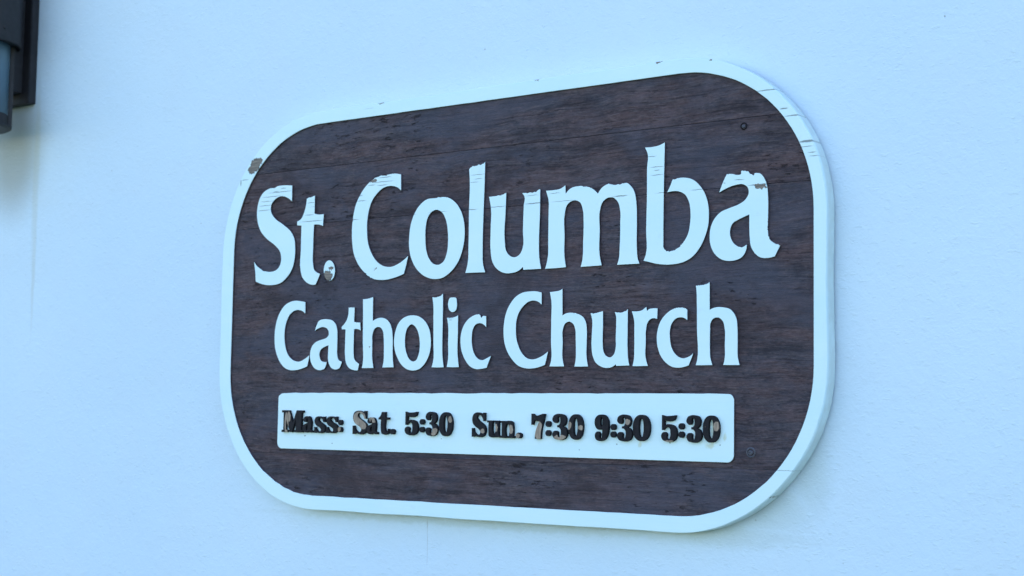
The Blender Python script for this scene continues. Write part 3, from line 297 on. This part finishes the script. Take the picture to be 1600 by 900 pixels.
 ('l', ['-856,152 -855,63 -853,-26 -852,-115 -852,-204 -852,-299 -852,-393 -853,-488 -852,-582 -852,-662 -852,-742 -850,-823 -844,-903 -838,-951 -830,-999 -822,-1047 -813,-1095 -845,-1096 -877,-1097 -910,-1097 -942,-1098 -976,-1097 -1010,-1096 -1044,-1094 -1078,-1093 -1070,-1071 -1062,-1049 -1054,-1026 -1048,-1004 -1036,-923 -1036,-840 -1042,-756 -1047,-673 -1048,-578 -1050,-483 -1053,-388 -1056,-293 -1058,-222 -1058,-150 -1061,-79 -1068,-8 -1073,19 -1078,45 -1083,72 -1088,98 -1075,91 -1061,92 -1048,86 -1034,90 -1021,90 -1009,86 -999,92 -983,88 -974,99 -960,99 -946,97 -936,105 -922,105 -911,109 -902,115 -889,119 -885,131 -873,136 -859,140']),
 ('i', ['-521,-228 -520,-295 -520,-362 -520,-428 -519,-495 -520,-589 -522,-682 -523,-776 -518,-869 -512,-926 -504,-982 -495,-1038 -486,-1094 -518,-1095 -550,-1096 -582,-1096 -614,-1097 -647,-1096 -680,-1095 -714,-1093 -747,-1092 -741,-1068 -735,-1045 -730,-1022 -725,-998 -717,-919 -718,-839 -722,-759 -726,-679 -725,-608 -723,-537 -724,-467 -730,-396 -736,-363 -742,-330 -750,-296 -758,-263 -736,-263 -714,-263 -692,-263 -670,-262 -649,-261 -627,-259 -606,-257 -585,-253 -569,-248 -552,-242 -536,-235']),
 ('idot', ['-647,75 -631,78 -616,73 -601,76 -587,73 -576,67 -564,54 -558,35 -555,14 -553,-6 -549,-27 -547,-48 -547,-70 -551,-90 -554,-105 -559,-120 -566,-134 -576,-146 -589,-156 -606,-164 -623,-170 -641,-172 -657,-169 -675,-162 -691,-152 -704,-142 -717,-128 -726,-111 -733,-93 -738,-75 -741,-54 -742,-32 -740,-11 -735,10 -730,27 -724,44 -715,59 -702,69 -690,73 -676,74 -661,75']),
 ('c', ['77,-258 81,-440 68,-427 55,-416 41,-405 26,-396 7,-387 -14,-379 -36,-374 -57,-371 -78,-373 -100,-377 -121,-383 -139,-392 -158,-406 -174,-424 -186,-444 -197,-465 -207,-491 -213,-519 -216,-548 -218,-576 -220,-608 -221,-641 -219,-674 -215,-706 -211,-734 -206,-763 -199,-791 -189,-818 -178,-845 -164,-872 -148,-898 -128,-921 -112,-936 -95,-950 -76,-962 -56,-972 -39,-977 -21,-981 -3,-983 15,-984 39,-980 63,-972 85,-961 108,-952 129,-943 150,-934 171,-925 191,-916 180,-941 168,-966 156,-991 145,-1016 134,-1040 124,-1063 114,-1086 105,-1110 77,-1115 50,-1120 22,-1124 -5,-1127 -35,-1130 -64,-1132 -94,-1133 -123,-1130 -154,-1124 -185,-1114 -215,-1101 -242,-1087 -271,-1067 -296,-1044 -319,-1018 -340,-993 -362,-964 -382,-933 -399,-902 -414,-871 -429,-834 -440,-797 -448,-759 -454,-721 -457,-688 -459,-655 -459,-622 -457,-590 -452,-557 -445,-524 -436,-491 -424,-460 -410,-431 -394,-402 -376,-375 -355,-349 -329,-324 -301,-301 -270,-280 -237,-263 -204,-248 -169,-235 -132,-227 -96,-226 -81,-222 -68,-225 -58,-238 -43,-236 -44,-252 -40,-265 -35,-275 -24,-280 -12,-282 -11,-269 3,-264 12,-256 23,-251 35,-251 48,-257 62,-257']),
 ('C', ['1202,90 1206,-104 1191,-91 1175,-79 1159,-68 1142,-58 1121,-49 1099,-42 1075,-37 1052,-34 1027,-33 1001,-35 975,-40 951,-47 924,-58 898,-72 874,-89 851,-107 825,-129 802,-153 781,-178 762,-204 744,-234 729,-266 717,-298 707,-331 700,-368 696,-407 695,-446 694,-485 695,-522 696,-558 700,-595 706,-631 714,-664 724,-696 736,-728 750,-759 766,-793 785,-826 806,-858 831,-888 854,-910 878,-931 905,-950 934,-965 958,-973 984,-979 1010,-983 1036,-984 1067,-982 1098,-977 1128,-969 1158,-960 1209,-941 1257,-917 1302,-889 1347,-859 1339,-890 1330,-921 1322,-952 1314,-984 1305,-991 1314,-1003 1304,-1010 1301,-1019 1298,-1028 1297,-1037 1292,-1045 1296,-1056 1286,-1063 1289,-1073 1257,-1084 1225,-1094 1193,-1103 1161,-1111 1133,-1117 1106,-1122 1078,-1126 1049,-1128 1016,-1130 982,-1131 948,-1130 915,-1127 877,-1122 839,-1114 802,-1103 767,-1090 732,-1070 699,-1047 669,-1021 640,-994 614,-968 590,-941 567,-913 547,-884 525,-848 506,-812 489,-774 475,-737 462,-691 453,-645 447,-599 444,-553 442,-512 443,-470 445,-429 450,-388 456,-346 464,-305 474,-264 488,-224 503,-186 521,-149 542,-114 565,-79 592,-46 621,-13 653,18 689,45 720,63 753,79 788,93 824,104 857,110 891,113 925,115 960,117 988,118 1016,118 1044,118 1072,116 1105,112 1138,106 1170,98']),
 ('h', ['1612,134 1619,-292 1638,-282 1657,-273 1676,-265 1697,-259 1723,-254 1750,-252 1778,-252 1805,-253 1816,-253 1827,-256 1837,-261 1848,-260 1860,-258 1871,-260 1882,-263 1892,-269 1902,-276 1913,-274 1939,-283 1965,-294 1989,-306 2010,-321 2027,-337 2042,-355 2054,-374 2065,-393 2075,-419 2081,-445 2084,-473 2088,-500 2093,-557 2094,-614 2092,-671 2091,-729 2090,-782 2088,-834 2087,-887 2090,-940 2095,-982 2103,-1024 2112,-1065 2122,-1107 2089,-1107 2056,-1107 2023,-1108 1990,-1108 1957,-1107 1925,-1107 1893,-1107 1861,-1107 1867,-1086 1872,-1066 1877,-1046 1881,-1025 1886,-986 1888,-946 1888,-906 1887,-867 1887,-813 1885,-760 1883,-707 1880,-654 1879,-618 1879,-582 1877,-547 1869,-512 1862,-491 1854,-469 1844,-449 1829,-431 1813,-418 1794,-406 1773,-396 1753,-392 1733,-394 1713,-400 1694,-409 1677,-419 1660,-436 1648,-459 1639,-483 1631,-507 1621,-558 1622,-612 1627,-666 1630,-720 1628,-783 1625,-845 1624,-908 1629,-970 1636,-1003 1643,-1036 1652,-1068 1662,-1101 1630,-1102 1599,-1102 1567,-1102 1535,-1102 1496,-1102 1457,-1101 1417,-1100 1377,-1099 1386,-1077 1393,-1055 1401,-1034 1407,-1012 1416,-939 1414,-865 1406,-791 1402,-716 1401,-627 1401,-537 1401,-448 1400,-358 1402,-282 1404,-205 1404,-129 1398,-52 1391,-16 1384,20 1375,56 1367,93 1393,93 1420,94 1446,96 1472,98 1495,100 1517,102 1539,105 1560,111 1573,115 1587,121 1599,127']),
 ('u', ['2393,-247 2394,-303 2394,-360 2395,-416 2396,-472 2394,-546 2392,-621 2391,-695 2395,-769 2397,-796 2399,-823 2403,-849 2411,-874 2421,-895 2432,-915 2447,-934 2464,-948 2481,-957 2500,-964 2520,-968 2538,-968 2555,-963 2572,-953 2587,-941 2600,-929 2613,-910 2622,-888 2628,-865 2634,-843 2640,-800 2640,-757 2637,-713 2636,-669 2638,-608 2640,-547 2642,-486 2642,-425 2642,-399 2642,-373 2641,-346 2636,-321 2631,-306 2625,-292 2618,-278 2611,-264 2621,-271 2632,-268 2643,-271 2653,-277 2664,-274 2675,-277 2686,-274 2696,-276 2706,-279 2717,-279 2728,-280 2738,-278 2748,-274 2760,-277 2769,-272 2778,-264 2789,-264 2796,-257 2812,-260 2821,-255 2830,-249 2837,-241 2844,-232 2854,-228 2854,-313 2854,-399 2853,-484 2854,-569 2853,-647 2853,-725 2854,-803 2857,-880 2859,-911 2861,-941 2864,-971 2869,-1001 2874,-1026 2879,-1050 2886,-1074 2892,-1098 2864,-1099 2835,-1099 2806,-1100 2777,-1101 2746,-1101 2714,-1102 2682,-1102 2649,-1103 2643,-1077 2626,-1089 2608,-1101 2590,-1111 2571,-1120 2546,-1126 2520,-1131 2493,-1133 2467,-1133 2440,-1130 2413,-1125 2387,-1118 2362,-1109 2335,-1097 2310,-1082 2287,-1065 2266,-1047 2247,-1023 2231,-997 2219,-969 2208,-941 2198,-907 2192,-872 2188,-836 2185,-801 2182,-739 2184,-678 2187,-616 2190,-555 2192,-511 2195,-466 2196,-422 2192,-379 2186,-352 2178,-325 2170,-299 2161,-272 2171,-269 2182,-271 2193,-272 2203,-280 2214,-280 2225,-279 2235,-272 2245,-275 2255,-271 2266,-269 2279,-274 2286,-263 2299,-267 2309,-263 2319,-259 2338,-256 2356,-253 2374,-250']),
 ('r', ['3192,-202 3201,-264 3210,-259 3222,-257 3226,-245 3237,-243 3247,-238 3264,-234 3281,-232 3300,-231 3317,-230 3336,-230 3355,-230 3373,-231 3392,-233 3387,-395 3375,-391 3363,-387 3351,-383 3339,-382 3321,-381 3303,-383 3285,-387 3269,-393 3252,-404 3238,-417 3225,-433 3215,-449 3204,-470 3198,-494 3194,-518 3190,-542 3184,-593 3183,-645 3185,-697 3185,-748 3183,-804 3179,-860 3178,-916 3184,-971 3191,-1005 3201,-1040 3213,-1074 3225,-1108 3190,-1109 3155,-1109 3119,-1110 3084,-1110 3050,-1110 3016,-1110 2982,-1109 2948,-1109 2954,-1087 2961,-1065 2966,-1042 2971,-1020 2977,-973 2979,-926 2979,-878 2979,-831 2980,-766 2979,-701 2978,-637 2977,-572 2977,-529 2977,-485 2976,-442 2971,-399 2963,-365 2953,-331 2941,-297 2928,-263 2955,-265 2982,-267 3008,-268 3035,-266 3058,-264 3082,-261 3105,-256 3126,-248 3132,-241 3141,-236 3149,-230 3159,-227 3166,-219 3173,-212 3188,-213']),
 ('c', ['3917,-264 3919,-424 3905,-415 3892,-406 3878,-399 3864,-392 3847,-387 3830,-383 3812,-381 3795,-380 3775,-382 3754,-385 3735,-391 3717,-399 3696,-412 3678,-429 3662,-448 3648,-468 3636,-492 3627,-517 3620,-543 3615,-569 3612,-599 3612,-628 3614,-658 3616,-688 3619,-718 3623,-748 3629,-778 3637,-807 3647,-834 3659,-860 3674,-886 3691,-909 3710,-930 3731,-950 3755,-968 3780,-981 3799,-988 3818,-994 3838,-998 3858,-999 3878,-997 3898,-993 3917,-987 3936,-980 3944,-974 3957,-975 3964,-969 3973,-964 3980,-958 3991,-955 3998,-949 4005,-942 4012,-935 4020,-930 4027,-922 4016,-948 4006,-973 3996,-998 3985,-1022 3975,-1043 3966,-1064 3956,-1085 3947,-1106 3920,-1114 3894,-1122 3867,-1128 3840,-1134 3816,-1137 3791,-1139 3766,-1140 3742,-1140 3717,-1137 3692,-1133 3667,-1128 3644,-1120 3617,-1108 3591,-1094 3567,-1077 3544,-1060 3518,-1037 3495,-1012 3473,-985 3454,-957 3436,-925 3421,-890 3409,-855 3399,-820 3391,-786 3386,-752 3383,-718 3382,-683 3383,-653 3386,-623 3390,-594 3397,-564 3406,-529 3418,-495 3432,-461 3449,-429 3468,-402 3489,-376 3513,-352 3538,-329 3565,-308 3594,-288 3624,-270 3656,-256 3666,-255 3675,-250 3684,-247 3693,-241 3705,-246 3714,-240 3723,-235 3733,-234 3745,-240 3754,-233 3764,-233 3774,-234 3784,-236 3794,-238 3804,-232 3814,-234 3824,-235 3834,-232 3843,-242 3853,-240 3864,-238 3870,-250 3882,-245 3892,-249 3898,-259 3907,-263']),
 ('h', ['4301,131 4304,-284 4318,-277 4333,-269 4349,-263 4364,-258 4385,-252 4407,-249 4428,-246 4450,-245 4474,-246 4497,-248 4521,-251 4545,-255 4569,-259 4593,-263 4617,-269 4639,-278 4661,-291 4680,-308 4698,-327 4714,-346 4727,-366 4738,-387 4748,-408 4756,-430 4763,-458 4766,-487 4769,-517 4771,-546 4775,-603 4775,-661 4775,-719 4776,-776 4775,-830 4774,-884 4775,-937 4780,-990 4786,-1020 4793,-1050 4802,-1079 4810,-1109 4778,-1109 4745,-1109 4713,-1109 4680,-1109 4644,-1109 4609,-1108 4573,-1107 4537,-1106 4544,-1085 4550,-1064 4555,-1042 4560,-1021 4565,-968 4566,-914 4564,-860 4562,-806 4564,-743 4566,-681 4566,-619 4557,-557 4552,-531 4547,-505 4539,-479 4527,-457 4511,-440 4493,-423 4472,-410 4451,-402 4432,-400 4412,-401 4392,-405 4375,-411 4359,-422 4345,-436 4333,-452 4324,-468 4313,-499 4310,-533 4311,-567 4311,-602 4309,-660 4308,-718 4309,-776 4310,-835 4311,-872 4311,-910 4312,-947 4317,-985 4324,-1015 4332,-1045 4342,-1075 4352,-1105 4316,-1105 4280,-1106 4243,-1106 4207,-1107 4172,-1107 4138,-1106 4103,-1106 4068,-1105 4075,-1087 4080,-1069 4086,-1050 4091,-1032 4106,-925 4104,-816 4095,-706 4088,-597 4087,-492 4086,-387 4084,-282 4082,-176 4081,-130 4080,-84 4078,-37 4075,9 4073,28 4070,47 4067,66 4065,85 4074,89 4084,87 4094,89 4104,88 4112,94 4123,89 4133,88 4142,94 4152,93 4162,91 4172,92 4181,98 4191,93 4201,94 4210,98 4219,104 4229,100 4238,104 4250,103 4256,112 4267,112 4277,114 4284,121 4290,131']),
]
CHARS = [
 ('M', -0.4550, -0.4021, -0.2237, -0.1844),
 ('a', -0.4024, -0.3769, -0.2234, -0.1945),
 ('s', -0.3732, -0.3466, -0.2239, -0.1948),
 ('s', -0.3441, -0.3167, -0.2235, -0.1945),
 (':', -0.3158, -0.3059, -0.2218, -0.2002),
 ('S', -0.2804, -0.2478, -0.2243, -0.1841),
 ('a', -0.2478, -0.2223, -0.2238, -0.1950),
 ('t', -0.2201, -0.1960, -0.2239, -0.1855),
 ('.', -0.1940, -0.1833, -0.2236, -0.2144),
 ('5', -0.1606, -0.1316, -0.2242, -0.1846),
 (':', -0.1282, -0.1169, -0.2191, -0.1967),
 ('3', -0.1140, -0.0880, -0.2243, -0.1846),
 ('0', -0.0850, -0.0562, -0.2245, -0.1847),
 ('S', -0.0143, 0.0143, -0.2244, -0.1848),
 ('u', 0.0175, 0.0431, -0.2244, -0.1973),
 ('n', 0.0452, 0.0732, -0.2251, -0.1977),
 ('.', 0.0763, 0.0878, -0.2252, -0.2161),
 ('7', 0.1074, 0.1333, -0.2254, -0.1855),
 (':', 0.1345, 0.1452, -0.2206, -0.1967),
 ('3', 0.1487, 0.1773, -0.2257, -0.1855),
 ('0', 0.1795, 0.2072, -0.2253, -0.1856),
 ('9', 0.2297, 0.2551, -0.2260, -0.1856),
 (':', 0.2581, 0.2690, -0.2207, -0.1999),
 ('3', 0.2711, 0.2984, -0.2257, -0.1855),
 ('0', 0.2998, 0.3302, -0.2251, -0.1852),
 ('5', 0.3505, 0.3776, -0.2252, -0.1853),
 (':', 0.3800, 0.3908, -0.2188, -0.1971),
 ('3', 0.3945, 0.4206, -0.2251, -0.1852),
 ('0', 0.4225, 0.4503, -0.2249, -0.1851),
]

# ---------------------------------------------------------------- the sign
sign = thing('wooden_sign', 'brown stained wooden sign with rounded white rim and raised white church lettering', 'sign', (0, WALL_Y, SZ-.36))
IN = (-.6, .6, -.3355, .3355, .2231); OUT = (-.630, .620, -.3600, .3585, .250)
inner = rrect(*IN); outer = rrect(*OUT)
PL = sign.location
def wob(x, z, amp, s, k): return amp*noise.noise(Vector((x*s+k, z*s, k)))
# board: four glued planks behind the rim, joints slightly open
seams = [-.40, -.262, .154, .256, .40]; gap = {-.262: .00015, .154: .0003, .256: .0003}
body = rrect(IN[0]-.004, IN[1]+.004, IN[2]-.004, IN[3]+.004, IN[4]+.004)
for i, (a, b) in enumerate(zip(seams, seams[1:])):
    lp = clip_band(body, a+gap.get(a, 0), b-gap.get(b, 0))
    flat_solid('plank', [lp], .0040+random.uniform(-.00012, .00012), .024, .00025, [MS], sign)
# rim: one continuous rounded frame lofted round the board
n = len(inner); bm = bmesh.new(); rings = []
def offs(pts, d):
    out = []
    for i, p in enumerate(pts):
        a, c = pts[i-1], pts[(i+1) % len(pts)]; dx, dz = c[0]-a[0], c[1]-a[1]; l = math.hypot(dx, dz); out.append((p[0]+dz/l*d, p[1]-dx/l*d))
    return out
def rough_in(p):
    x, z = p; k = .0012 if z < -.28 and x < .1 else .0005
    return (x, z+wob(x, z, k, 60, 3)+wob(x, z, k*.6, 170, 5))
innr = [rough_in(p) for p in inner]
outr = [(x+wob(x, z, .0016, 9, 1)+wob(x, z, .0005, 45, 8), z+wob(x, z, .0016, 9, 2)+wob(x, z, .0006, 70, 4)) for x, z in outer]
prof = [(innr, 0, .020), (innr, 0, .0006), (offs(innr, .0005), 0, .0)]
mid = [((a[0]+b[0])/2, (a[1]+b[1])/2) for a, b in zip(innr, outr)]
prof += [(mid, 0, 0), (offs(outr, -.0010), 0, 0), (offs(outr, -.0003), 0, .0003), (outr, 0, .0012), (offs(outr, .0003), 0, .014), (outr, 0, .0258), (offs(outr, -.006), 0, .0262)]
for pts, d, y in prof: rings.append([bm.verts.new((x-PL.x, y-PL.y, z+SZ-PL.z)) for x, z in pts])
rings.append(rings[0])
for k, (a, b) in enumerate(zip(rings, rings[1:])):
    for i in range(n):
        f = bm.faces.new((a[i], a[(i+1) % n], b[(i+1) % n], b[i])); f.material_index = 1 if k == 0 else 0; f.smooth = False
me = bpy.data.meshes.new('rim'); bmesh.ops.recalc_face_normals(bm, faces=bm.faces); bm.to_mesh(me); bm.free()
rim = link('rim', me, [MW, MS], sign)
# raised lettering
def dec(s): return [tuple(int(v)/1e4 for v in t.split(',')) for t in s.split()]
for ch, loops in LETTERS:
    nm = {'dot': 'full_stop', 'idot': 'letter_dot'}.get(ch, 'letter')
    o = flat_solid(nm, [dec(l) for l in loops], 0.0, .0055, .00025, [MW, MS], sign)
    if ch == 'dot': o['label'] = 'full stop with most of its white paint flaked off'
# notice panel with rounded corners, its upper edge nibbled
pts = rrect(-.4705, .472, -.2535, -.1525, .011, 8, 60)
pts = [(x, z-(max(0, wob(x, z, .0022, 40, 9))+max(0, wob(x, z, .0012, 160, 6)) if z > -.156 else 0)) for x, z in pts]
panel = flat_solid('notice_panel', [pts], 0.0, .0055, .0004, [MW, MS], sign)
GL = {
'M': ['0,1! .34,1! .53,.42! .70,1! 1,1! 1,.9! .93,.9! .93,.1! 1,.1! 1,0! .60,0! .60,.1! .67,.1! .67,.62! .49,0! .40,0! .2,.62! .2,.1! .28,.1! .28,0! 0,0! 0,.1! .08,.1! .08,.9! 0,.9!'],
'a': ['.08,.74 .15,.92 .42,1 .68,.94 .80,.75 .80,.2! .86,.12 1,.12! 1,0! .8,0 .60,.09! .45,0 .25,0 .05,.1 0,.27 .08,.44 .3,.54 .50,.60! .50,.75 .45,.87 .36,.86 .38,.73 .28,.64 .14,.66', '.50,.47! .38,.42 .31,.3 .34,.17 .43,.13 .50,.2!'],
's': ['.93,1! .93,.66! .83,.66! .72,.84 .52,.91 .36,.86 .35,.78 .45,.69 .75,.55 .95,.42 1,.26 .92,.09 .7,0 .45,0 .25,.05! .1,0! 0,0! 0,.36! .1,.36! .2,.17 .42,.08 .58,.11 .63,.20 .55,.29 .25,.43 .06,.57 .02,.75 .1,.92 .3,1 .52,1 .72,.94! .82,1!'],
't': ['.3,1! .62,1! .62,.76! .95,.76! .95,.66! .62,.66! .62,.2 .7,.1 .82,.12 .9,.25! 1,.25! .95,.08 .75,0 .5,0 .3,.06 .24,.2 .24,.66! 0,.66! 0,.74! .15,.8 .26,.92'],
'u': ['0,1! .45,1! .45,.25 .5,.14 .58,.14 .64,.25 .64,.88! .55,.88! .55,1! .92,1! .92,.12! 1,.12! 1,0! .66,0! .66,.1! .5,0 .3,0 .14,.08 .12,.25 .12,.88! 0,.88!'],
'n': ['0,1! .36,1! .38,.9! .5,1 .7,1 .86,.92 .9,.75 .9,.12! 1,.12! 1,0! .55,0! .55,.12! .62,.12! .62,.72 .56,.84 .46,.84 .38,.72 .38,.12! .46,.12! .46,0! 0,0! 0,.12! .1,.12! .1,.88! 0,.88!'],
'5': ['.05,1! .2,.97 .55,.97 .93,1! .88,.86 .75,.8 .3,.8 .2,.83! .2,.6! .35,.65 .6,.65 .88,.56 1,.38 1,.22 .85,.06 .55,0 .25,.02 .06,.1 0,.22 .08,.33 .24,.36 .36,.28 .34,.17 .38,.1 .5,.09 .58,.18 .60,.35 .56,.5 .45,.55 .25,.52 .15,.44! .05,.44!'],
'3': ['0,.78 .05,.9 .25,.99 .55,1 .82,.93 .92,.78 .85,.6 .68,.52! .9,.44 1,.28 .92,.1 .68,0 .35,0 .1,.06 0,.2 .08,.31 .24,.34 .37,.27 .36,.16 .42,.09 .52,.1 .58,.22 .57,.38 .48,.46 .33,.48! .33,.56! .46,.58 .54,.68 .54,.82 .48,.91 .4,.91 .34,.84 .36,.74 .28,.66 .14,.66'],
'7': ['0,1! .12,1! .2,.95 .4,.92 .65,.96 .85,1! 1,1! .92,.75 .80,.5 .73,.25 .71,0! .28,0! .3,.2 .42,.45 .6,.68! .4,.72 .18,.7 .12,.56! 0,.56!'],
'9': ['.45,1 .2,.96 .02,.82 0,.64 .12,.48 .36,.42 .56,.48! .55,.25 .5,.1 .4,.08 .35,.14 .38,.25 .28,.34 .12,.33 .02,.22 .06,.08 .25,0 .5,0 .78,.08 .95,.28 1,.55 .95,.8 .75,.96', '.48,.92 .42,.86 .40,.7 .43,.55 .49,.52 .55,.58 .57,.72 .55,.87'],
}
GL['S'] = GL['s']
def ring_pts(cx, cz, rx, rz, k=26, e=1.0): return [(cx+rx*math.copysign(abs(math.cos(a))**e, math.cos(a)), cz+rz*math.copysign(abs(math.sin(a))**e, math.sin(a))) for a in [2*math.pi*i/k for i in range(k)]]
def smooth_loop(s, k=4):
    P = []
    for t in s.split():
        c = t.endswith('!'); x, y = t.rstrip('!').split(','); P.append((Vector((float(x), float(y))), c))
    out = []; L = len(P)
    for i in range(L):
        p0, (p1, c1), (p2, c2), p3 = P[i-1][0], P[i], P[(i+1) % L], P[(i+2) % L][0]
        d = p2-p1; l = max(d.length, 1e-6)
        def tg(a, b, c):
            u, v = b-a, c-b; lu, lv = max(u.length, 1e-6), max(v.length, 1e-6); return (u/lu*lv+v/lv*lu)/(lu+lv)*l
        m1, m2 = tg(p0, p1, p2), tg(p1, p2, p3)
        if c1 and c2: out.append(tuple(p1)); continue
        if c1: m1 = 1.5*d-.5*m2
        if c2: m2 = 1.5*d-.5*m1
        for j in range(k):
            t = j/k; out.append(tuple((2*t**3-3*t*t+1)*p1+(t**3-2*t*t+t)*m1+(-2*t**3+3*t*t)*p2+(t**3-t*t)*m2))
    return out
def place(loops, x0, x1, z0, z1): return [[(x0+x*(x1-x0), z0+y*(z1-z0)) for x, y in lp] for lp in loops]
for ch, x0, x1, z0, z1 in CHARS:
    nm = 'numeral' if ch.isdigit() else {':': 'colon', '.': 'full_stop'}.get(ch, 'letter')
    if ch == ':':
        cx = (x0+x1)/2; r = min((x1-x0)/2, .0047); sets = [[ring_pts(cx, z1-r, r, r)], [ring_pts(cx, z0+r, r, r)]]
    elif ch == '.': sets = [[ring_pts((x0+x1)/2, (z0+z1)/2, (x1-x0)/2, (z1-z0)/2)]]
    elif ch == '0': sets = [place([ring_pts(.5, .5, .5, .5, 36, .9), ring_pts(.5, .5, .15, .37, 28, .9)], x0, x1, z0, z1)]
    else: sets = [place([smooth_loop(s) for s in GL[ch]], x0, x1, z0, z1)]
    obs = []
    yo = random.uniform(0, .0004)
    for st in sets:
        o = flat_solid(nm, st, -.0056+yo, .0003, .00035, [MB, M_SIDE], sign, grow=.0001)
        obs.append(o)
    if len(obs) == 2:           # both dots of a colon are one part
        bm = bmesh.new(); bm.from_mesh(obs[0].data); me2 = obs[1].data.copy(); me2.transform(Matrix.Translation(obs[1].location-obs[0].location)); bm.from_mesh(me2); bm.to_mesh(obs[0].data); bm.free()
        bpy.data.objects.remove(obs[1]); bpy.data.meshes.remove(me2)
    o = obs[0]; o.location = o.location + sign.location - panel.location - sign.location; o.parent = panel
# screws let into the board
for x, z, r in ((.485, .2437, .0058), (.4982, -.238, .0078)):
    bm = bmesh.new(); lathe(bm, [(r, .001), (r, -.0006), (r*.82, -.0011), (r*.72, -.0009), (r*.62, .0002)], 32, axis='Y')
    o = bm_obj('screw_cup', bm, [M_SCREW if r > .007 else M_SIDE], sign, False); o.location = Vector((x, .0040, z+SZ))-PL
    bm = bmesh.new(); hr = r*.5; lathe(bm, [(hr, .001), (hr, -.0004), (hr*.8, -.0012), (hr*.35, -.0014), (hr*.28, -.0002), (hr*.1, .0)], 20, axis='Y')
    s = bm_obj('screw_head', bm, [M_SCREW], o); s.location = (-.0004, -.0006, -.0002)

# ---------------------------------------------------------------- wall lantern, upper left
LX, LD = -1.335, .128                     # axis of the lantern: x, distance from the wall
lamp = thing('wall_lantern', 'dark bronze cylinder lantern on the wall at the upper left, cut by the frame', 'wall lamp', (LX, WALL_Y, SZ+.41))
def lz(z): return z-.41
bm = bmesh.new(); box(bm, -.062, .062, -.020, -.0005, lz(.474), lz(.86), .0015); bm_obj('back_plate', bm, [M_BRONZE], lamp)
bm = bmesh.new(); box(bm, -.040, .040, -.050, -.0205, lz(.497), lz(.82), .0015); bm_obj('mounting_arm', bm, [M_BRONZE], lamp)
bm = bmesh.new(); lathe(bm, [(.099, lz(.590)), (.103, lz(.587)), (.105, lz(.592)), (.105, lz(.86)), (.098, lz(.88)), (.03, lz(.895)), (.012, lz(.91))], 64, 0, -LD); bm_obj('hood', bm, [M_BRONZE], lamp, True)  # hood widened past the view to deepen shade on the wall
bm = bmesh.new(); lathe(bm, [(.079, lz(.437)), (.083, lz(.440)), (.083, lz(.592)), (.079, lz(.60))], 64, 0, -LD); bm_obj('glass_cylinder', bm, [M_GLASS], lamp, True)
bm = bmesh.new(); lathe(bm, [(.020, lz(.500)), (.026, lz(.520)), (.026, lz(.57)), (.014, lz(.60))], 32, 0, -LD); bm_obj('bulb', bm, [M_BULB], lamp, True)
bm = bmesh.new(); lathe(bm, [(.086, lz(.408)), (.092, lz(.411)), (.092, lz(.416)), (.084, lz(.418)), (.084, lz(.439)), (.078, lz(.441))], 64, 0, -LD); bm_obj('bottom_cap', bm, [M_BRONZE], lamp)
for a in (54, 174, 294):
    bm = bmesh.new(); box(bm, .0835, .0925, -.0035, .0035, lz(.412), lz(.590), .0008)
    bmesh.ops.rotate(bm, verts=bm.verts, cent=(0, 0, 0), matrix=Matrix.Rotation(math.radians(a), 3, 'Z')); bmesh.ops.translate(bm, verts=bm.verts, vec=(0, -LD, 0))
    bm_obj('side_bar', bm, [M_BRONZE], lamp)
bm = bmesh.new(); lathe(bm, [(.004, -.004), (.004, .0), (.003, .0025), (.001, .003)], 16)
bmesh.ops.rotate(bm, verts=bm.verts, cent=(0, 0, 0), matrix=Matrix.Rotation(math.radians(90), 3, 'Y')); bmesh.ops.translate(bm, verts=bm.verts, vec=(.1045, -LD+.012, lz(.615)))
bm_obj('set_screw', bm, [M_BRONZE], lamp)
